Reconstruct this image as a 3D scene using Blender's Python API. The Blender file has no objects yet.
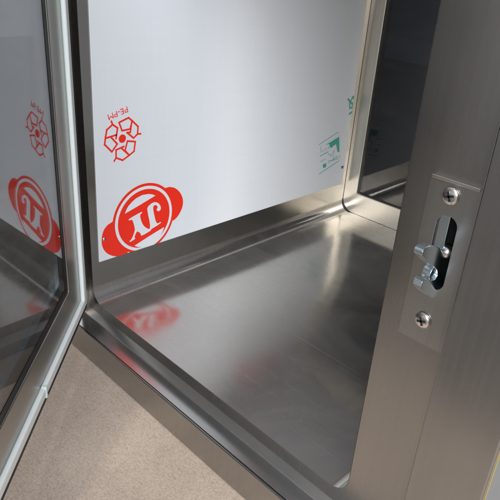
import bpy, bmesh, math
from mathutils import Vector, Matrix
C = bpy.context.scene.collection
S = bpy.context.scene
R = math.radians

# ------------------------------------------------------------------ camera
F_PX, PPX, PPY = 599.1, 247.96, 243.78
YAW, PITCH, ROLL = R(-43.986), R(-26.158), R(4.116)
CAM = Vector((0.55892, -0.31755, 0.39442))
fw = Vector((math.sin(YAW)*math.cos(PITCH), math.cos(YAW)*math.cos(PITCH), math.sin(PITCH)))
rt0 = Vector((math.cos(YAW), -math.sin(YAW), 0)); up0 = rt0.cross(fw)
rt = rt0*math.cos(ROLL) + up0*math.sin(ROLL); up = -rt0*math.sin(ROLL) + up0*math.cos(ROLL)
cam = bpy.data.objects.new('camera', bpy.data.cameras.new('camera')); C.objects.link(cam)
cam.matrix_world = Matrix(((rt.x, up.x, -fw.x, CAM.x), (rt.y, up.y, -fw.y, CAM.y), (rt.z, up.z, -fw.z, CAM.z), (0, 0, 0, 1)))
cam.data.sensor_width = 36; cam.data.lens = F_PX/500*36
cam.data.shift_x = (250-PPX)/500; cam.data.shift_y = (PPY-250)/500
cam.data.clip_start = 0.01; cam.data.clip_end = 100
S.camera = cam

# ------------------------------------------------------------------ world and lamps
w = bpy.data.worlds.new('World'); S.world = w; w.use_nodes = True
wn = w.node_tree; wn.nodes.clear()
wo = wn.nodes.new('ShaderNodeOutputWorld'); bg = wn.nodes.new('ShaderNodeBackground')
tc = wn.nodes.new('ShaderNodeTexCoord'); sp = wn.nodes.new('ShaderNodeSeparateXYZ'); rp = wn.nodes.new('ShaderNodeValToRGB')
wn.links.new(tc.outputs['Generated'], sp.inputs[0]); wn.links.new(sp.outputs['Z'], rp.inputs[0])
wn.links.new(rp.outputs[0], bg.inputs[0]); wn.links.new(bg.outputs[0], wo.inputs[0])
e = rp.color_ramp.elements
e[0].position = 0.0; e[0].color = (.62, .63, .64, 1)
e[1].position = 1.0; e[1].color = (.62, .68, .78, 1)
k = e.new(.25); k.color = (.26, .27, .285, 1)
k = e.new(.55); k.color = (.42, .46, .53, 1)
bg.inputs[1].default_value = 0.8

def area(name, loc, target, size, power, color):
    l = bpy.data.lights.new(name, 'AREA'); l.shape = 'SQUARE'; l.size = size; l.energy = power; l.color = color
    o = bpy.data.objects.new(name, l); C.objects.link(o); o.location = loc
    o.rotation_euler = (Vector(target)-Vector(loc)).to_track_quat('-Z', 'Y').to_euler(); return o
area('soft_key_light', (1.7, -1.5, 1.5), (0.1, .1, .1), 1.3, 88, (.97, .98, 1))  # broad soft key light from the right, its source unseen
area('warm_highlight_light', (1.3, -1.9, .9), (0.1, .2, .1), .10, 15, (1, .90, .76))  # small warm light added to sharpen highlights in the chamber
S.view_settings.view_transform = 'Standard'; S.view_settings.look = 'None'
S.view_settings.exposure = 0; S.view_settings.gamma = 1
S.cycles.max_bounces = 14; S.cycles.glossy_bounces = 8; S.cycles.transmission_bounces = 12
S.cycles.caustics_reflective = True; S.cycles.caustics_refractive = True
S.cycles.sample_clamp_indirect = 6

# ------------------------------------------------------------------ materials
def mat(name):
    m = bpy.data.materials.new(name); m.use_nodes = True
    return m, m.node_tree, m.node_tree.nodes['Principled BSDF']
def N(t, kind, **kw):
    n = t.nodes.new(kind)
    for a, b in kw.items(): setattr(n, a, b)
    return n
def steel(name, base, rough, grain, aniso=.6, bump=.25, smudge=.08, wav=0.0, con=.14, haze=.22, crown=0.0, fine=900.0, scr=0.0):
    """brushed stainless steel; grain = unit axis the brushing runs along"""
    m, t, p = mat(name)
    p.inputs['Metallic'].default_value = 1
    tex = N(t, 'ShaderNodeTexCoord'); mp = N(t, 'ShaderNodeMapping')
    sc = [fine]*3
    for i in range(3):
        if grain[i]: sc[i] = 5.0
    mp.inputs['Scale'].default_value = sc
    t.links.new(tex.outputs['Object'], mp.inputs[0])
    n1 = N(t, 'ShaderNodeTexNoise'); n1.inputs['Scale'].default_value = 1; n1.inputs['Detail'].default_value = 1.5
    t.links.new(mp.outputs[0], n1.inputs[0])
    n2 = N(t, 'ShaderNodeTexNoise'); n2.inputs['Scale'].default_value = 14; n2.inputs['Detail'].default_value = 5
    t.links.new(tex.outputs['Object'], n2.inputs[0])
    # roughness = rough + streaks + smudges
    a = N(t, 'ShaderNodeMapRange'); a.inputs['To Min'].default_value = rough*(1-1.6*con); a.inputs['To Max'].default_value = rough*(1+1.8*con)
    t.links.new(n1.outputs['Fac'], a.inputs['Value'])
    b = N(t, 'ShaderNodeMapRange'); b.inputs['From Min'].default_value = .35; b.inputs['From Max'].default_value = .7
    b.inputs['To Min'].default_value = 0; b.inputs['To Max'].default_value = smudge
    t.links.new(n2.outputs['Fac'], b.inputs['Value'])
    s = N(t, 'ShaderNodeMath', operation='ADD'); t.links.new(a.outputs[0], s.inputs[0]); t.links.new(b.outputs[0], s.inputs[1])
    t.links.new(s.outputs[0], p.inputs['Roughness'])
    c = N(t, 'ShaderNodeValToRGB')
    c.color_ramp.elements[0].position = .3; c.color_ramp.elements[1].position = .7
    c.color_ramp.elements[0].color = (base[0]*(1-con), base[1]*(1-con), base[2]*(1-con), 1); c.color_ramp.elements[1].color = (*base, 1)
    t.links.new(n1.outputs['Fac'], c.inputs[0]); t.links.new(c.outputs[0], p.inputs['Base Color'])
    bm_ = N(t, 'ShaderNodeBump'); bm_.inputs['Strength'].default_value = bump; bm_.inputs['Distance'].default_value = .00002
    t.links.new(n1.outputs['Fac'], bm_.inputs['Height'])
    if crown:
        # sheet crowned along a diagonal: falls away towards the front right corner
        dt = N(t, 'ShaderNodeVectorMath', operation='DOT_PRODUCT'); dt.inputs[1].default_value = (1, -.6, 0)
        t.links.new(tex.outputs['Object'], dt.inputs[0])
        def mth(op, a, b=None):
            q = N(t, 'ShaderNodeMath', operation=op)
            for i, v in enumerate((a, b)):
                if v is None: continue
                if isinstance(v, (int, float)): q.inputs[i].default_value = v
                else: t.links.new(v, q.inputs[i])
            return q.outputs[0]
        s0 = mth('SUBTRACT', dt.outputs['Value'], .03)
        hh = mth('MULTIPLY', mth('ADD', s0, mth('SQRT', mth('ADD', mth('MULTIPLY', s0, s0), .0040))), -crown/2)
        b4 = N(t, 'ShaderNodeBump'); b4.inputs['Strength'].default_value = 1; b4.inputs['Distance'].default_value = 1
        t.links.new(hh, b4.inputs['Height']); t.links.new(b4.outputs[0], bm_.inputs['Normal'])
    if wav:
        n3 = N(t, 'ShaderNodeTexNoise'); n3.inputs['Scale'].default_value = 5; n3.inputs['Detail'].default_value = 1
        t.links.new(tex.outputs['Object'], n3.inputs[0])
        b3 = N(t, 'ShaderNodeBump'); b3.inputs['Strength'].default_value = 1; b3.inputs['Distance'].default_value = wav
        t.links.new(n3.outputs['Fac'], b3.inputs['Height']); t.links.new(b3.outputs[0], bm_.inputs['Normal'])
        if crown: t.links.new(b4.outputs[0], b3.inputs['Normal'])
    t.links.new(bm_.outputs[0], p.inputs['Normal'])
    p.inputs['Anisotropic'].default_value = aniso
    tv = N(t, 'ShaderNodeCombineXYZ')
    for i in range(3): tv.inputs[i].default_value = grain[i]
    t.links.new(tv.outputs[0], p.inputs['Tangent'])
    gl_ = N(t, 'ShaderNodeBsdfAnisotropic'); gl_.inputs['Roughness'].default_value = .55; gl_.inputs['Color'].default_value = (base[0]*1.15, base[1]*1.15, base[2]*1.15, 1)
    ms = N(t, 'ShaderNodeMixShader'); ms.inputs[0].default_value = haze
    if scr:
        tot = None
        for k_, (rx, ry, rz) in enumerate(((0, 0, .55), (0, 0, -.85), (0, 0, 1.35))):
            mq = N(t, 'ShaderNodeMapping'); mq.inputs['Rotation'].default_value = (rx, ry, rz); mq.inputs['Scale'].default_value = (7, 520, 7); mq.inputs['Location'].default_value = (k_*3.1, k_, k_)
            t.links.new(tex.outputs['Object'], mq.inputs[0])
            nq = N(t, 'ShaderNodeTexNoise'); nq.inputs['Scale'].default_value = 1; nq.inputs['Detail'].default_value = 0; t.links.new(mq.outputs[0], nq.inputs[0])
            rq = N(t, 'ShaderNodeMapRange'); rq.inputs['From Min'].default_value = .76; rq.inputs['From Max'].default_value = .84; rq.inputs['To Max'].default_value = scr
            t.links.new(nq.outputs['Fac'], rq.inputs['Value'])
            if tot is None: tot = rq.outputs[0]
            else:
                qq = N(t, 'ShaderNodeMath', operation='ADD'); t.links.new(tot, qq.inputs[0]); t.links.new(rq.outputs[0], qq.inputs[1]); tot = qq.outputs[0]
        n7 = N(t, 'ShaderNodeTexNoise'); n7.inputs['Scale'].default_value = 9; n7.inputs['Detail'].default_value = 4; n7.inputs['Distortion'].default_value = 1.0
        t.links.new(tex.outputs['Object'], n7.inputs[0])
        r7 = N(t, 'ShaderNodeMapRange'); r7.inputs['From Min'].default_value = .35; r7.inputs['From Max'].default_value = .7; r7.inputs['To Min'].default_value = haze*.7; r7.inputs['To Max'].default_value = haze*1.5
        t.links.new(n7.outputs['Fac'], r7.inputs['Value'])
        qq = N(t, 'ShaderNodeMath', operation='ADD', use_clamp=True); t.links.new(tot, qq.inputs[0]); t.links.new(r7.outputs[0], qq.inputs[1])
        t.links.new(qq.outputs[0], ms.inputs[0])
    t.links.new(p.outputs[0], ms.inputs[1]); t.links.new(gl_.outputs[0], ms.inputs[2])
    t.links.new(ms.outputs[0], t.nodes['Material Output'].inputs[0])
    return m
ST = (.41, .398, .382)
M_face = steel('brushed_steel_upright', ST, .25, (0, 0, 1), .5, .0, .07, .0009, .05, .05, 0, 360.)
M_plate = steel('brushed_steel_plate', (.49, .478, .46), .26, (0, 0, 1), .5, .0, .05, .0005, .05, .07, 0, 360.)
M_rail = steel('brushed_steel_rail', (.62, .61, .60), .20, (1, 0, 0), .6, .0, .03, .0002, .05, .10)
M_floor = steel('brushed_steel_floor', (.62, .60, .57), .11, (1, 0, 0), .6, .0, .08, .0010, .06, .24, .10, 900., .10)
M_wall = steel('brushed_steel_wall', (.60, .58, .54), .15, (0, 1, 0), .5, .0, .06, .0011, .05, .08)
M_ring = steel('brushed_steel_ring', (.66, .63, .57), .30, (0, 0, 1), .4, .05, .05)
M_door = steel('brushed_steel_door', (.42, .40, .37), .28, (0, 0, 1), .4, .0, .05, .0003, .06, .10)
def plain(name, col, rough, metal=0, spec=.5):
    m, t, p = mat(name); p.inputs['Base Color'].default_value = (*col, 1)
    p.inputs['Roughness'].default_value = rough; p.inputs['Metallic'].default_value = metal
    p.inputs['Specular IOR Level'].default_value = spec
    n = N(t, 'ShaderNodeTexNoise'); n.inputs['Scale'].default_value = 60; n.inputs['Detail'].default_value = 4
    tx = N(t, 'ShaderNodeTexCoord'); t.links.new(tx.outputs['Object'], n.inputs[0])
    a = N(t, 'ShaderNodeMapRange'); a.inputs['To Min'].default_value = rough*.8; a.inputs['To Max'].default_value = min(1, rough*1.25)
    t.links.new(n.outputs['Fac'], a.inputs['Value']); t.links.new(a.outputs[0], p.inputs['Roughness'])
    return m
M_gasket = plain('pale_silicone', (.88, .92, .93), .5)
M_gasket.node_tree.nodes['Principled BSDF'].inputs['Subsurface Weight'].default_value = .6
M_gasket.node_tree.nodes['Principled BSDF'].inputs['Subsurface Scale'].default_value = .006
M_black = plain('black_rubber', (.012, .012, .013), .5)
M_red = plain('red_print', (.90, .03, .012), .35)
M_green = plain('green_print', (.07, .42, .34), .4)
M_blue = plain('blue_print', (.05, .05, .25), .4)
M_pwhite = plain('white_print', (.78, .81, .86), .38)
M_zinc = plain('zinc_plate', (.66, .74, .79), .20, 1)
M_screw = plain('nickel_screw', (.86, .81, .76), .22, 1)
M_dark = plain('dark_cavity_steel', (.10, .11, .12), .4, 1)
M_sidefilm = plain('side_film', (.22, .235, .25), .4)
M_yellow = plain('film_adhesive_edge', (.34, .29, .12), .5)

# white protective film with faint creases
M_film, t, p = mat('protective_film')
p.inputs['Base Color'].default_value = (.70, .735, .78, 1); p.inputs['Roughness'].default_value = .45; p.inputs['Specular IOR Level'].default_value = .3
tex = N(t, 'ShaderNodeTexCoord'); mp = N(t, 'ShaderNodeMapping'); mp.inputs['Scale'].default_value = (1, 3, 160)
t.links.new(tex.outputs['Object'], mp.inputs[0])
n1 = N(t, 'ShaderNodeTexNoise'); n1.inputs['Scale'].default_value = 2; n1.inputs['Detail'].default_value = 4; t.links.new(mp.outputs[0], n1.inputs[0])
mp2 = N(t, 'ShaderNodeMapping'); mp2.inputs['Scale'].default_value = (1, 120, 4); t.links.new(tex.outputs['Object'], mp2.inputs[0])
n2 = N(t, 'ShaderNodeTexNoise'); n2.inputs['Scale'].default_value = 2; n2.inputs['Detail'].default_value = 3; t.links.new(mp2.outputs[0], n2.inputs[0])
ad = N(t, 'ShaderNodeMath', operation='ADD'); t.links.new(n1.outputs['Fac'], ad.inputs[0]); t.links.new(n2.outputs['Fac'], ad.inputs[1])
cr = N(t, 'ShaderNodeMapRange'); cr.inputs['From Min'].default_value = .7; cr.inputs['From Max'].default_value = 1.3
cr.inputs['To Min'].default_value = .985; cr.inputs['To Max'].default_value = 1.01; t.links.new(ad.outputs[0], cr.inputs['Value'])
mx = N(t, 'ShaderNodeVectorMath', operation='SCALE'); mx.inputs[0].default_value = (.74, .775, .82)
t.links.new(cr.outputs[0], mx.inputs['Scale']); t.links.new(mx.outputs[0], p.inputs['Base Color'])
bp = N(t, 'ShaderNodeBump'); bp.inputs['Strength'].default_value = .12; bp.inputs['Distance'].default_value = .0001
t.links.new(ad.outputs[0], bp.inputs['Height']); t.links.new(bp.outputs[0], p.inputs['Normal'])
n5 = N(t, 'ShaderNodeTexNoise'); n5.inputs['Scale'].default_value = 6; n5.inputs['Detail'].default_value = 2; n5.inputs['Distortion'].default_value = .2; t.links.new(tex.outputs['Object'], n5.inputs[0])
b5 = N(t, 'ShaderNodeBump'); b5.inputs['Strength'].default_value = .5; b5.inputs['Distance'].default_value = .0012
t.links.new(n5.outputs['Fac'], b5.inputs['Height']); t.links.new(b5.outputs[0], bp.inputs['Normal'])

# glass: real panes with a grey tint
def glass(name, tint, rough=0, ior=1.52, dust=.10):
    m, t, p = mat(name); p.inputs['Base Color'].default_value = (*tint, 1); p.inputs['Roughness'].default_value = rough
    p.inputs['Transmission Weight'].default_value = 1; p.inputs['IOR'].default_value = ior
    tx = N(t, 'ShaderNodeTexCoord'); mg = N(t, 'ShaderNodeMapping'); mg.inputs['Scale'].default_value = (6, 6, 30); mg.inputs['Rotation'].default_value = (.3, .9, .2)
    ng = N(t, 'ShaderNodeTexNoise'); ng.inputs['Scale'].default_value = 1.6; ng.inputs['Detail'].default_value = 6; ng.inputs['Distortion'].default_value = 1.2
    t.links.new(tx.outputs['Object'], mg.inputs[0]); t.links.new(mg.outputs[0], ng.inputs[0])
    rg = N(t, 'ShaderNodeMapRange'); rg.inputs['From Min'].default_value = .45; rg.inputs['From Max'].default_value = .8
    rg.inputs['To Min'].default_value = dust*.15; rg.inputs['To Max'].default_value = dust; t.links.new(ng.outputs['Fac'], rg.inputs['Value'])
    df = N(t, 'ShaderNodeBsdfDiffuse'); df.inputs[0].default_value = (.55, .54, .52, 1)
    mg2 = N(t, 'ShaderNodeMixShader'); t.links.new(rg.outputs[0], mg2.inputs[0]); t.links.new(p.outputs[0], mg2.inputs[1]); t.links.new(df.outputs[0], mg2.inputs[2])
    t.links.new(mg2.outputs[0], t.nodes['Material Output'].inputs[0])
    return m
M_glass = glass('tinted_glass', (.40, .42, .43), ior=1.85)
M_glass_dark = glass('dark_tinted_glass', (.09, .10, .12), ior=1.46, dust=.025)

# beige board under the box
M_ground, t, p = mat('beige_speckled_board')
tex = N(t, 'ShaderNodeTexCoord')
a1 = N(t, 'ShaderNodeTexNoise'); a1.inputs['Scale'].default_value = 750; a1.inputs['Detail'].default_value = 4; a1.inputs['Roughness'].default_value = .7
a2 = N(t, 'ShaderNodeTexNoise'); a2.inputs['Scale'].default_value = 14; a2.inputs['Detail'].default_value = 5
mv = N(t, 'ShaderNodeMapping'); mv.inputs['Scale'].default_value = (1, 4.5, 1); mv.inputs['Rotation'].default_value = (0, 0, .9)
a3 = N(t, 'ShaderNodeTexNoise'); a3.inputs['Scale'].default_value = 190; a3.inputs['Detail'].default_value = 6; a3.inputs['Distortion'].default_value = 1.2
t.links.new(tex.outputs['Object'], a1.inputs[0]); t.links.new(tex.outputs['Object'], a2.inputs[0])
t.links.new(tex.outputs['Object'], mv.inputs[0]); t.links.new(mv.outputs[0], a3.inputs[0])
r1 = N(t, 'ShaderNodeValToRGB'); r1.color_ramp.elements[0].position = .32; r1.color_ramp.elements[1].position = .66
r1.color_ramp.elements[0].color = (.34, .27, .215, 1); r1.color_ramp.elements[1].color = (.55, .455, .375, 1)
t.links.new(a1.outputs['Fac'], r1.inputs[0])
r3 = N(t, 'ShaderNodeValToRGB'); r3.color_ramp.elements[0].position = .30; r3.color_ramp.elements[1].position = .42
r3.color_ramp.elements[0].color = (.72, .68, .64, 1); r3.color_ramp.elements[1].color = (1, 1, 1, 1)
t.links.new(a3.outputs['Fac'], r3.inputs[0])
r2 = N(t, 'ShaderNodeMapRange'); r2.inputs['From Min'].default_value = .3; r2.inputs['From Max'].default_value = .7
r2.inputs['To Min'].default_value = .84; r2.inputs['To Max'].default_value = 1.08; t.links.new(a2.outputs['Fac'], r2.inputs['Value'])
m1 = N(t, 'ShaderNodeMix', data_type='RGBA', blend_type='MULTIPLY'); m1.inputs[0].default_value = 1
t.links.new(r1.outputs[0], m1.inputs[6]); t.links.new(r3.outputs[0], m1.inputs[7])
m2 = N(t, 'ShaderNodeVectorMath', operation='SCALE'); t.links.new(m1.outputs[2], m2.inputs[0]); t.links.new(r2.outputs[0], m2.inputs['Scale'])
t.links.new(m2.outputs[0], p.inputs['Base Color']); p.inputs['Roughness'].default_value = .8
bp = N(t, 'ShaderNodeBump'); bp.inputs['Strength'].default_value = .5; bp.inputs['Distance'].default_value = .0003
t.links.new(a1.outputs['Fac'], bp.inputs['Height']); t.links.new(bp.outputs[0], p.inputs['Normal'])

# ------------------------------------------------------------------ helpers
def obj(name, bm, m, parent=None, smooth=False, bevel=0, seg=2):
    me = bpy.data.meshes.new(name)
    bmesh.ops.remove_doubles(bm, verts=bm.verts, dist=1e-6)
    bmesh.ops.recalc_face_normals(bm, faces=bm.faces)
    bm.to_mesh(me); bm.free()
    o = bpy.data.objects.new(name, me); C.objects.link(o); me.materials.append(m); o.parent = parent
    if smooth:
        for f in me.polygons: f.use_smooth = True
    if bevel:
        b = o.modifiers.new('bevel', 'BEVEL'); b.width = bevel; b.segments = seg; b.limit_method = 'ANGLE'; b.angle_limit = R(35)
        b.harden_normals = True
        for f in me.polygons: f.use_smooth = True
    return o
def empty(name, loc=(0, 0, 0), parent=None):
    o = bpy.data.objects.new(name, None); C.objects.link(o); o.location = loc; o.parent = parent; o.empty_display_size = .05; return o
def box(bm, a, b):
    r = bmesh.ops.create_cube(bm, size=1)
    for v in r['verts']: v.co = Vector([(a[i]+b[i])/2 + v.co[i]*(b[i]-a[i]) for i in range(3)])
def prism(bm, pts, off):
    """closed outline (list of 3-D points) pushed along vector off"""
    v1 = [bm.verts.new(q) for q in pts]; v2 = [bm.verts.new(Vector(q)+Vector(off)) for q in pts]
    n = len(pts); bm.faces.new(v1); bm.faces.new(v2[::-1])
    for i in range(n): bm.faces.new((v1[i], v2[i], v2[(i+1) % n], v1[(i+1) % n]))
def ring(bm, outer, inner, off):
    """frame between two outlines of the same number of points"""
    n = len(outer); off = Vector(off)
    o1 = [bm.verts.new(q) for q in outer]; i1 = [bm.verts.new(q) for q in inner]
    o2 = [bm.verts.new(Vector(q)+off) for q in outer]; i2 = [bm.verts.new(Vector(q)+off) for q in inner]
    for i in range(n):
        j = (i+1) % n
        bm.faces.new((o1[i], o1[j], i1[j], i1[i])); bm.faces.new((o2[i], i2[i], i2[j], o2[j]))
        bm.faces.new((o1[i], o2[i], o2[j], o1[j])); bm.faces.new((i1[i], i1[j], i2[j], i2[i]))
def rrect(x0, x1, z0, z1, r, n=10):
    pts = []
    for cx, cz, a0 in ((x1-r, z1-r, 0), (x0+r, z1-r, 90), (x0+r, z0+r, 180), (x1-r, z0+r, 270)):
        for i in range(n+1):
            a = R(a0+90*i/n); pts.append((cx+r*math.cos(a), cz+r*math.sin(a)))
    return pts
def to_rect(pts, x0, x1, z0, z1, X0, X1, Z0, Z1, n=10):
    """matching outer rectangle: each corner group goes to the corner, straight sides stay straight"""
    out = []; cs = ((X1, Z1), (X0, Z1), (X0, Z0), (X1, Z0))
    for c in range(4):
        cx, cz = cs[c]
        for i in range(n+1):
            q = pts[c*(n+1)+i]; f = i/n
            if c in (0, 2):
                out.append((cx, q[1]+(cz-q[1])*min(1, 2*f)) if f <= .5 else (cx+(q[0]-cx)*(2*f-1), cz))
            else:
                out.append((q[0]+(cx-q[0])*min(1, 2*f), cz) if f <= .5 else (cx, cz+(q[1]-cz)*(2*f-1)))
    return out
def ray(px, py):
    return fw*F_PX + rt*(px-PPX) - up*(py-PPY)
def on_x(px, py, x=0.0):                                           # point of the photo on the plane x = const
    d = ray(px, py); return CAM + d*((x-CAM.x)/d.x)
def on_y(px, py, y=0.0):
    d = ray(px, py); return CAM + d*((y-CAM.y)/d.y)

# ------------------------------------------------------------------ setting
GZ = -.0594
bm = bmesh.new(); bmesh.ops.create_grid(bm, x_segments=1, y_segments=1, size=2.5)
g = obj('ground', bm, plain('dark_unseen_floor', (.060, .054, .050), .6)); g.location = (0, 0, GZ-.014); g['kind'] = 'structure'  # unseen dark floor beyond the board, added to darken the steel's reflections
bm = bmesh.new(); box(bm, (-.55, -.30, GZ-.0139), (.85, .80, GZ))
g = obj('board', bm, M_ground, bevel=.003); g['label'] = 'beige speckled board lying flat under the steel cabinet'; g['category'] = 'board'

# ------------------------------------------------------------------ pass box
W, D, H = .3833, .488, .50
RC = .018
X0, X1 = -.0144, W+.058                                             # rebate sides
ZD, ZC, YC, B = -.0144, -.0220, -.0053, -.02694
OX0, OX1, OZ1 = -.058, W+.1043, H+.06
pb = empty('pass_box', (W/2, D/2, GZ))
pb['label'] = 'brushed stainless steel pass-through cabinet with its glass door ajar, film-covered side wall and lock plate'
pb['category'] = 'cabinet'
bpy.context.view_layer.update()
def P(o):
    o.parent = pb; o.matrix_parent_inverse = Matrix.Translation(-pb.location); return o

# chamber lining: floor (with its coves), two walls, ceiling
def cove_strip(name, pts, m, y0=0.0, y1=D, ny=1):
    bm = bmesh.new(); rows = []
    for j in range(ny+1):
        y = y0+(y1-y0)*j/ny; rows.append([bm.verts.new((q[0], y, q[1])) for q in pts])
    for j in range(ny):
        for i in range(len(pts)-1): bm.faces.new((rows[j][i], rows[j][i+1], rows[j+1][i+1], rows[j+1][i]))
    o = obj(name, bm, m, smooth=True); return P(o)
n = 14
def arc(cx, cz, a0, a1, r=RC): return [(cx+r*math.cos(R(a0+(a1-a0)*i/n)), cz+r*math.sin(R(a0+(a1-a0)*i/n))) for i in range(n+1)]
fl = arc(RC, RC, 180, 270) + [(RC+(W-2*RC)*i/24, 0) for i in range(1, 24)] + arc(W-RC, RC, 270, 360)
cove_strip('chamber_floor', fl, M_floor, ny=30)
cove_strip('chamber_wall', [(0, RC), (0, H-RC)], M_wall)
cove_strip('chamber_wall', [(W, RC), (W, H-RC)], M_wall)
cove_strip('chamber_ceiling', arc(W-RC, H-RC, 0, 90) + arc(RC, H-RC, 90, 180), M_wall)

# front rebate face (the door seals on it) with its rounded opening
inn = rrect(0, W, 0, H, RC)
out = to_rect(inn, 0, W, 0, H, X0, X1, ZD, H+.0144)
bm = bmesh.new(); ring(bm, [(q[0], 0, q[1]) for q in out], [(q[0], 0, q[1]) for q in inn], (0, .0012, 0))
reb = P(obj('door_seat', bm, M_face, bevel=.0009))
# slanted return and ledge of the sill, running round the rebate
def frame_loop(name, prof, m):
    """prof: list of (outset from seat outline, y); swept round the rectangle"""
    bm = bmesh.new(); loops = []
    for s, y in prof:
        loops.append([bm.verts.new(q) for q in ((X0-s, y, ZD-s), (X1+s*.0, y, ZD-s), (X1+s*.0, y, H+.0144+s), (X0-s, y, H+.0144+s))])
    for a, b in zip(loops, loops[1:]):
        for i in range(4): bm.faces.new((a[i], a[(i+1) % 4], b[(i+1) % 4], b[i]))
    return P(obj(name, bm, m, bevel=.0007))
s1 = ZD-ZC
frame_loop('door_recess', [(0, 0.0006), (s1, YC), (s1, B+.0031)], M_rail)
# outer frame
o_in = [(X0-s1, ZC), (X1, ZC), (X1, H+.0144+s1), (X0-s1, H+.0144+s1)]
o_out = [(OX0, GZ+.0005), (OX1, GZ+.0005), (OX1, OZ1), (OX0, OZ1)]
bm = bmesh.new(); ring(bm, [(q[0], B, q[1]) for q in o_out], [(q[0], B, q[1]) for q in o_in], (0, .0030, 0))
fr = P(obj('front_frame', bm, M_face, bevel=.0013, seg=3))
# cabinet shell: sides, top, back frame
for nm, a, b in (('side_panel', (OX0, B+.002, GZ+.0005), (OX0+.0015, D+.03, OZ1)), ('side_panel', (OX1-.0015, B+.002, GZ+.0005), (OX1, D+.03, OZ1)),
                 ('top_panel', (OX0, B+.002, OZ1+.0002), (OX1, D+.03, OZ1+.0017))):
    bm = bmesh.new(); box(bm, a, b); P(obj(nm, bm, M_rail))
bm = bmesh.new(); ring(bm, [(q[0], D+.028, q[1]) for q in o_out], [(q[0], D+.028, q[1]) for q in [(0, 0), (W, 0), (W, H), (0, H)]], (0, .0015, 0))
P(obj('back_frame', bm, M_rail))
# pale film still on the outside of the right side panel, yellow glue edge
bm = bmesh.new(); box(bm, (OX1+.0001, B+.007, GZ+.001), (OX1+.0004, D+.02, OZ1-.01)); sf = P(obj('side_film', bm, M_sidefilm))
bm = bmesh.new(); box(bm, (OX1+.0001, B+.0045, GZ+.001), (OX1+.0004, B+.0068, OZ1-.01)); gl = P(obj('glue_edge', bm, M_yellow))

# rear door: frame ring, glass, seal
bd = empty('rear_door', (0, 0, 0)); P(bd)
zb, xb = .0372, .0262
bm = bmesh.new()
ring(bm, [(-.012, D+.0010, -.012), (W+.012, D+.0010, -.012), (W+.012, D+.0010, H+.012), (-.012, D+.0010, H+.012)],
     [(xb, D+.0010, zb), (W-xb, D+.0010, zb), (W-xb, D+.0010, H-zb), (xb, D+.0010, H-zb)], (0, .022, 0))
obj('door_frame', bm, M_ring, bd, bevel=.0015)
bm = bmesh.new(); box(bm, (xb-.004, D+.0065, zb-.004), (W-xb+.004, D+.0105, H-zb+.004)); obj('glass_pane', bm, M_glass_dark, bd)
bm = bmesh.new(); box(bm, (xb-.004, D+.0185, zb-.004), (W-xb+.004, D+.0215, H-zb+.004)); obj('glass_pane', bm, M_glass_dark, bd)
bm = bmesh.new()
ring(bm, [(q[0], D+.0002, q[1]) for q in to_rect(inn, 0, W, 0, H, -.01, W+.01, -.01, H+.01)],
     [(q[0], D+.0002, q[1]) for q in rrect(.0001, W-.0001, .0001, H-.0001, RC+.005)], (0, .0006, 0))
obj('door_seal', bm, M_black, bd)

# ------------------------------------------------------------------ film on the left wall with its prints
ZF, YF0, YF1, ZF1 = .0494, .0095, .4785, .47
FX = .0012
bm = bmesh.new()
prism(bm, [(.0002, YF0, ZF+.0007), (.0002, YF1, ZF-.001), (.0002, YF1-.003, ZF1), (.0002, YF0+.004, ZF1)], (FX-.0002, 0, 0))
film = P(obj('protective_film', bm, M_film, bevel=.0004))
film['label'] = 'white protective film with red and green prints'
def clip(pts):
    out = []
    zf = lambda y: ZF+.0007-.0017*(y-YF0)/(YF1-YF0)
    inside = lambda q: q[2] > zf(q[1])+.0003 and q[1] > YF0+.0004 
    def cutit(pts, f):
        o = []
        for a, b in zip(pts, pts[1:]+pts[:1]):
            fa, fb = f(a), f(b)
            if fa >= 0: o.append(a)
            if (fa >= 0) != (fb >= 0):
                s = fa/(fa-fb); o.append(tuple(a[i]+(b[i]-a[i])*s for i in range(3)))
        return o
    pts = cutit(pts, lambda q: q[2]-zf(q[1])-.0003)
    pts = cutit(pts, lambda q: q[1]-YF0-.0006) if pts else pts
    pts = cutit(pts, lambda q: YF1-.0008-.003*(q[2]-ZF)/.42-q[1]) if pts else pts
    return pts
def flat_poly(bm, pts, layer):
    x = FX+.00012+layer*.00016
    pts = clip([(x, q[1], q[2]) for q in pts])
    if len(pts) < 3: return
    f = bm.faces.new([bm.verts.new(q) for q in pts])
    f.normal_update(); bmesh.ops.triangulate(bm, faces=[f])
def chaikin(px, k=2):
    for _ in range(k):
        o = []
        for a, b in zip(px, px[1:]+px[:1]):
            o += [tuple(a[i]*.75+b[i]*.25 for i in range(len(a))), tuple(a[i]*.25+b[i]*.75 for i in range(len(a)))]
        px = o
    return px
def photo_poly(bm, px, layer): flat_poly(bm, [tuple(on_x(a, b, FX)) for a, b in px], layer)
def stroke(bm, px, wd, layer):
    q = [on_x(a, b, FX) for a, b in px]
    for a, b in zip(q, q[1:]):
        d = (b-a); d.x = 0
        if d.length < 1e-6: continue
        d.normalize(); nrm = Vector((0, -d.z, d.y))*wd/2; e_ = d*wd*.45
        flat_poly(bm, [tuple(v) for v in (a-e_+nrm, b+e_+nrm, b+e_-nrm, a-e_-nrm)], layer)
        layer += .02
# badge
OUT = [(148, 182.8), (136, 187), (126, 194), (118, 204), (114, 215), (113, 221), (158, 184), (165, 188.5), (172, 222)]
q = [on_x(a, b, FX) for a, b in OUT]
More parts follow.
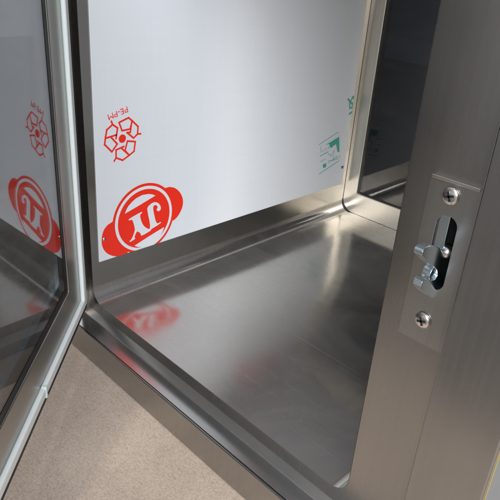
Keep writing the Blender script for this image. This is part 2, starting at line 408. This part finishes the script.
# centre and radius by least squares
import numpy as np
A = np.array([[2*v.y, 2*v.z, 1] for v in q]); bb = np.array([v.y**2+v.z**2 for v in q])
cy, cz, cc = np.linalg.lstsq(A, bb, rcond=None)[0]; RB = math.sqrt(cc+cy*cy+cz*cz)
print('badge', cy, cz, RB)
def disc(bm, r, layer, n=72): flat_poly(bm, [(0, cy+r*math.cos(2*math.pi*i/n), cz+r*math.sin(2*math.pi*i/n)) for i in range(n)], layer)
badge = empty('logo_print', (0, 0, 0)); 
bmr = bmesh.new()
photo_poly(bmr, chaikin([(160, 186), (165, 188.3), (167.5, 187.2), (170, 186.8), (175, 187.7), (180, 192), (182.6, 197.5), (183.2, 203), (181.8, 209), (179, 214.5), (176, 218.5), (172, 221.6), (165, 215)]), 0)
photo_poly(bmr, chaikin([(120, 215), (113, 221.5), (107, 225), (103, 231), (101.3, 239), (102, 247), (106, 253), (112, 256), (119, 256.6), (128, 256), (130, 235)]), 0.3)
disc(bmr, RB, 1)
bmw = bmesh.new(); disc(bmw, RB*.925, 2)
disc(bmr, RB*.84, 3)
photo_poly(bmw, [(124.5, 213.6), (126, 209.5), (128, 206), (132, 201.4), (136, 198), (142, 194.8), (148, 193.8), (152, 194.2), (155, 195.4), (140, 204.5)], 4)
photo_poly(bmw, [(134, 245.6), (141, 241), (148, 236.5), (156, 231.5), (163.9, 226.8), (162.6, 230.5), (160, 235.5), (156, 241), (150, 245.6), (144, 247.2), (138.4, 247)], 4)
YP = [(128, 219), (141.5, 211.3), (141.8, 212.7), (139.3, 214.6), (141.2, 222), (144, 226.6), (148.5, 229), (152, 229.5), (141.2, 235.8), (140.5, 234.8), (140.3, 233), (137, 231), (136, 232), (133.8, 237.3), (135.5, 238.3), (129.5, 242), (129, 241), (131.6, 238.6), (134.2, 231.5), (134.6, 228), (132.5, 220.5), (131.2, 219.4), (128.6, 220.4)]
JP = [(146.5, 209), (147.6, 206.4), (150, 204), (152.4, 202.4), (155, 201.8), (157.6, 202.6), (159.7, 204.8), (160.6, 207.6), (160, 210), (158, 211.2), (156.4, 210.3), (156.2, 208.8), (157.4, 207.4), (156.9, 205.6), (155, 204.6), (153.3, 205.4), (152.6, 207.6), (153.2, 212), (156, 224.3), (160.5, 221.4), (160.8, 222.8), (147.5, 231), (147, 229.8), (150.6, 227.6)]
photo_poly(bmw, chaikin(YP, 1), 4); photo_poly(bmw, chaikin(JP, 2), 4.5)
M_keep = film
def film_part(name, bm, m, parent=film):
    o = obj(name, bm, m); o.parent = parent; return o
bpy.data.objects.remove(badge)
film_part('logo_print', bmr, M_red)
film_part('logo_lettering', bmw, M_pwhite)
for nm in ('logo_print', 'logo_lettering'):                           # the print repeats further up the sheet
    o = bpy.data.objects[nm].copy(); C.objects.link(o); o.parent = film; o.location = (0, .265, .325)
bm = bmesh.new(); box(bm, (W-FX, YF0, ZF), (W-.0002, YF1, ZF1)); P(obj('protective_film', bm, M_film))  # unseen film on the right wall, added to bounce light inside
bm = bmesh.new(); box(bm, (.03, .02, H-FX), (W-.03, YF1-.02, H-.0002)); P(obj('protective_film', bm, M_film))  # unseen ceiling film, added for more bounce light
# recycling triangle of three outlined arrows and a dot, lettering above it
bm = bmesh.new(); sw = .0021
for L_ in ([(119, 122.5), (128.5, 117.7), (132.2, 120.8), (130, 129), (122, 130.7), (119, 122.5)],
          [(132.2, 120.8), (138, 126.5), (137.5, 134), (133.5, 138), (127, 132.6), (130.3, 132.3), (131.6, 122)], [(137.3, 134), (140.6, 133.8)],
          [(111.3, 121.3), (112.5, 124.5), (117.5, 128), (116, 138.5)], [(112.5, 124.5), (106.7, 130), (105.3, 138.3), (116, 135)],
          [(105.3, 138.2), (104.6, 144.6), (111.8, 151.8), (117.2, 144), (110.6, 136.8)],
          [(127.4, 141), (135.2, 141.6), (134, 151.2), (129.2, 155.2), (125, 150.6), (127.4, 141)],
          [(129.2, 155.2), (122.6, 160.2), (116, 157.8), (116, 150), (123.8, 146.4)], [(121.4, 148.2), (129.2, 155.2)], [(116, 157.8), (114.2, 161)]):
    stroke(bm, L_, sw, 0)
cd = on_x(122.2, 138.6, FX)
flat_poly(bm, [(0, cd.y+.0048*math.cos(2*math.pi*i/32), cd.z+.0048*math.sin(2*math.pi*i/32)) for i in range(32)], 1)
film_part('recycling_mark', bm, M_red)
def text_mesh(s, m, name, a_px, b_px, hgt, parent, bold=.0):
    """lettering on the film running from photo point a to photo point b, letters standing on that line"""
    cu = bpy.data.curves.new('t', 'FONT'); cu.body = s; cu.size = 1; cu.offset = bold
    to = bpy.data.objects.new('t', cu); C.objects.link(to); bpy.context.view_layer.update()
    me = bpy.data.meshes.new_from_object(to); bpy.data.objects.remove(to)
    xs = [v.co.x for v in me.vertices]; x0, x1 = min(xs), max(xs)
    a, b = on_x(*a_px, FX), on_x(*b_px, FX); d = (b-a); d.x = 0
    u = d.normalized(); v_ = Vector((0, -u.z, u.y))
    sc = d.length/(x1-x0)
    for v in me.vertices:
        q = a + u*((v.co.x-x0)*sc) + v_*(v.co.y*hgt/.7); v.co = (FX+.0004, q.y, q.z)
    me.name = name; o = bpy.data.objects.new(name, me); C.objects.link(o); me.materials.clear(); me.materials.append(m); o.parent = parent
    return o
text_mesh('PE-PM', M_red, 'material_code', (126.8, 106.2), (107.2, 114.6), .0066, film)
# green mark near the right edge
bm = bmesh.new()
g_ = lambda *L: [(310+a*.12, 120+b*.12) for a, b in L]
stroke(bm, g_((75, 205), (235, 100)), .0010, 0); stroke(bm, g_((85, 300), (150, 265)), .0013, 0); stroke(bm, g_((85, 350), (130, 325)), .0008, 0)
stroke(bm, g_((75, 450), (240, 340)), .0012, 0); stroke(bm, g_((150, 280), (175, 300), (200, 250), (190, 330), (225, 300)), .0008, 1)
for k_ in range(6):
    x_ = 100+k_*22; y_ = 262-k_*13
    stroke(bm, g_((x_, y_), (x_+8, y_-14), (x_+13, y_+4)), .0006, 1+k_*.3)
    stroke(bm, g_((x_+26, y_+112), (x_+34, y_+96), (x_+38, y_+112)), .0006, 1+k_*.3)
stroke(bm, g_((150, 340), (190, 335), (240, 320)), .0007, 2); stroke(bm, g_((88, 270), (88, 220)), .0008, 3)
photo_poly(bm, g_((128, 205), (178, 178), (240, 138), (242, 268), (226, 262), (214, 200), (192, 212), (176, 232), (160, 222), (158, 198)), 4)
photo_poly(bm, g_((102, 372), (124, 360), (132, 376), (128, 392), (108, 400)), 4)
h_ = lambda *L: [(336+a*.08, 85+b*.08) for a, b in L]
film_part('green_stamp', bm, M_green); bm = bmesh.new()
stroke(bm, h_((150, 175), (205, 240)), .0032, 1); stroke(bm, h_((215, 145), (168, 215), (170, 290), (200, 280), (205, 225)), .0028, 3)
stroke(bm, h_((200, 150), (222, 170), (222, 225)), .0024, 5); stroke(bm, h_((162, 358), (198, 330)), .0034, 7)
film_part('green_lettering', bm, M_green)
bm = bmesh.new(); photo_poly(bm, g_((258, 385), (278, 380), (275, 400), (262, 408)), 2); film_part('ink_dot', bm, M_blue)
# small rivet through the film
bm = bmesh.new(); c = on_x(104.2, 239, FX)
bmesh.ops.create_uvsphere(bm, u_segments=20, v_segments=10, radius=.0024, matrix=Matrix.Translation((FX+.0006, c.y, c.z)) @ Matrix.Diagonal((.5, 1, 1, 1)))
film_part('rivet', bm, M_screw).data.polygons.foreach_set('use_smooth', [True]*200)

# ------------------------------------------------------------------ front door, ajar about 44 degrees
da = R(43.737); du = Vector((math.cos(da), -math.sin(da), 0)); dn = Vector((math.sin(da), math.cos(da), 0))   # along the door, inner normal
fd = empty('front_door', (.0053, -.0135, 0)); P(fd)
def dloc(o):
    o.parent = fd; return o
fd.rotation_euler = (0, 0, -da)                                      # door space: x along the door, y inner normal, z up
DL, ZB, ZT = .405, -.0035, H+.008
def rect(u0, u1, z0, z1, y): return [(u0, y, z0), (u1, y, z0), (u1, y, z1), (u0, y, z1)]
FWD = .0475
bm = bmesh.new(); ring(bm, rect(-.009, DL, ZB, ZT, -.0048), rect(FWD, DL-FWD, FWD, ZT-FWD, -.0048), (0, -.0207, 0))
obj('door_frame', bm, M_door, fd, bevel=.0012)
def rring(u0, u1, z0, z1, y, r):
    return [(q[0], y, q[1]) for q in rrect(u0, u1, z0, z1, r, 4)]
bm = bmesh.new(); ring(bm, rring(-.0060, DL-.003, .0005, ZT-.003, 0, .003), rring(.0055, DL-.016, .0110, ZT-.016, 0, .002), (0, -.0052, 0))
gk = obj('gasket', bm, M_gasket, fd, bevel=.0024, seg=5)
bm = bmesh.new(); ring(bm, rect(-.0140, DL+.002, -.0085, ZT, -.0024), rect(.0045, DL-.0150, .0100, ZT-.0150, -.0024), (0, -.0022, 0))
obj('gasket_black_strip', bm, M_black, fd)  # black strip reaching past the gasket's outer edge
bm = bmesh.new(); box(bm, (.1585, -.0045, -.0012), (.1625, .0008, .0116)); obj('gasket_joint', bm, M_gasket, fd, bevel=.0009)
GI, GO = -.0066, -.0165
bm = bmesh.new(); ring(bm, rect(FWD-.0003, DL-FWD+.0003, FWD-.0003, ZT-FWD+.0003, -.0061), rect(FWD+.008, DL-FWD-.008, FWD+.008, ZT-FWD-.008, -.0061), (0, -.0004, 0))
obj('glazing_seal', bm, M_black, fd)
for y in (GI, GO):
    bm = bmesh.new(); box(bm, (FWD-.005, y-.004, FWD-.005), (DL-FWD+.005, y, ZT-FWD+.005)); obj('glass_pane', bm, M_glass, fd)
bm = bmesh.new(); ring(bm, rect(FWD-.004, DL-FWD+.004, FWD-.004, ZT-FWD+.004, -.0114), rect(FWD+.017, DL-FWD-.017, FWD+.017, ZT-FWD-.017, -.0114), (0, -.0048, 0))
obj('spacer_frame', bm, M_black, fd)
bm = bmesh.new(); ring(bm, rect(FWD+.0172, DL-FWD-.0172, FWD+.0172, ZT-FWD-.0172, -.0116), rect(FWD+.0215, DL-FWD-.0215, FWD+.0215, ZT-FWD-.0215, -.0116), (0, -.0044, 0))
obj('spacer_strip', bm, M_zinc, fd)

# ------------------------------------------------------------------ lock on the right upright
lk = empty('lock', (0, 0, 0)); P(lk)
sa, sb = on_y(451.5, 195.5), on_y(423.6, 319.6)
ax = (sa.x+sb.x)/2
def screw(c):
    s_ = empty('tmp'); bpy.data.objects.remove(s_)
    bm = bmesh.new()
    prof = [(.0056, 0), (.0056, .0005), (.0051, .0011), (.0040, .0017), (.0022, .0020), (0, .0021)]
    n_ = 28; rows = []
    for r_, h in prof:
        rows.append([bm.verts.new((c.x+r_*math.cos(2*math.pi*i/n_), -h-.0011, c.z+r_*math.sin(2*math.pi*i/n_))) for i in range(n_)] if r_ else [bm.verts.new((c.x, -h-.0011, c.z))])
    for a, b in zip(rows, rows[1:]):
        for i in range(n_):
            j = (i+1) % n_
            bm.faces.new((a[i], a[j], b[j], b[i]) if len(b) > 1 else (a[i], a[j], b[0]))
    o = obj('screw', bm, M_screw, lk, smooth=True)
    bm = bmesh.new()
    for ang in (20, 110):
        d = Vector((math.cos(R(ang)), 0, math.sin(R(ang)))); e2 = Vector((-d.z, 0, d.x))
        L2, w2 = .0031, .0007
        pts = [Vector((c.x, -.0034, c.z))+d*(s*L2)+e2*(q_*w2) for s, q_ in ((-1, -1), (1, -1), (1, 1), (-1, 1))]
        prism(bm, pts, (0, .0006 if ang == 20 else .0007, 0))
    bmesh.ops.recalc_face_normals(bm, faces=bm.faces)
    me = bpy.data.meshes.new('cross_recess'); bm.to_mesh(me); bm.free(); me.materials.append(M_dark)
    x = bpy.data.objects.new('cross_recess', me); C.objects.link(x); x.parent = lk
    x.parent = o
screw(sa); screw(sb)
# slot: rounded cut in the seat, plate behind
st, sbm = .2612, .2110
sx0, sx1 = ax-.0058, ax+.0082
slot = rrect(sx0, sx1, sbm, st, .0068, 8)
cut = bmesh.new(); prism(cut, [(q[0], -.01, q[1]) for q in slot], (0, .03, 0)); bmesh.ops.recalc_face_normals(cut, faces=cut.faces)
mc = bpy.data.meshes.new('cut'); cut.to_mesh(mc); cut.free(); co = bpy.data.objects.new('cut', mc); C.objects.link(co)
reb.modifiers.clear()
bo = reb.modifiers.new('slot', 'BOOLEAN'); bo.object = co; bo.operation = 'DIFFERENCE'; bo.solver = 'EXACT'
bpy.context.view_layer.update()
dg = bpy.context.evaluated_depsgraph_get()
nm_ = bpy.data.meshes.new_from_object(reb.evaluated_get(dg)); reb.modifiers.clear(); reb.data = nm_
bpy.data.objects.remove(co)
bv = reb.modifiers.new('bevel', 'BEVEL'); bv.width = .0008; bv.segments = 2; bv.limit_method = 'ANGLE'; bv.angle_limit = R(35); bv.harden_normals = True
for f in reb.data.polygons: f.use_smooth = True
# raised lock plate with the same slot
pl = rrect(sx0+.0003, sx1-.0003, sbm+.0003, st-.0003, .0065, 8)
bm = bmesh.new(); ring(bm, [(q[0], -.0006, q[1]) for q in to_rect(pl, 0, 0, 0, 0, .3990, W+.0563, .1705, .2828, 8)], [(q[0], -.0006, q[1]) for q in pl], (0, .0005, 0))
obj('lock_plate', bm, M_plate, lk, bevel=.00025)
# slot cavity
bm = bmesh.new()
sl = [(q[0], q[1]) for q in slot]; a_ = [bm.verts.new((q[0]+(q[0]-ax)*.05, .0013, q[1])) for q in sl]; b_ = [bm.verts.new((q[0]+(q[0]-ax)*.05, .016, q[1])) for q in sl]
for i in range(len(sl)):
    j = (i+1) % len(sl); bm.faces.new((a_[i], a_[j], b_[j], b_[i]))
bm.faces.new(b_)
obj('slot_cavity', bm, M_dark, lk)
bm = bmesh.new(); box(bm, (sx0-.0004, .0016, .216), (sx0+.0075, .004, st-.001)); obj('inner_plate', bm, M_zinc, lk, bevel=.0006)
bm = bmesh.new(); c = on_y(447, 252, .004)
bmesh.ops.create_uvsphere(bm, u_segments=20, v_segments=12, radius=.0042, matrix=Matrix.Translation((c.x, .004, c.z)))
obj('pivot_pin', bm, M_screw, lk, smooth=True)
# claw, traced on the plane of its outer cheek
CX = ax+.0035
HK = [(422, 255.5), (422.8, 252), (424.5, 249.4), (427, 247.2), (429.5, 246), (432, 245.5), (440, 248), (446, 258), (446.5, 268), (443.5, 283), (440, 298), (437, 300.5), (429, 295.5), (421.5, 289.5), (421, 286), (422.5, 282), (425, 279), (427.5, 278.8), (430.5, 281), (435, 280), (438, 275.5), (437.5, 270.5), (434.5, 267), (428, 262.5)]
bm = bmesh.new(); prism(bm, [tuple(on_x(a, b, CX)) for a, b in HK], (-.0058, 0, 0))
obj('latch_claw', bm, M_zinc, lk, bevel=.0004)
bm = bmesh.new(); c = on_x(430, 272.5, CX-.004)
bmesh.ops.create_cone(bm, cap_ends=True, segments=28, radius1=.0052, radius2=.0052, depth=.006, matrix=Matrix.Translation((CX-.0045, c.y+.001, c.z)) @ Matrix.Rotation(R(90), 4, 'Y'))
obj('latch_roller', bm, M_zinc, lk, bevel=.0006)
# raised crease above the lock; brighter metal stands in for its edge highlight
ea, eb = on_y(434.5, 174.3), on_y(480, 187)
bm = bmesh.new(); box(bm, (ea.x, -.0030, ea.z-.0010), (eb.x+.002, -.0001, ea.z+.0010)); obj('raised_crease', bm, M_screw, lk, bevel=.0004)
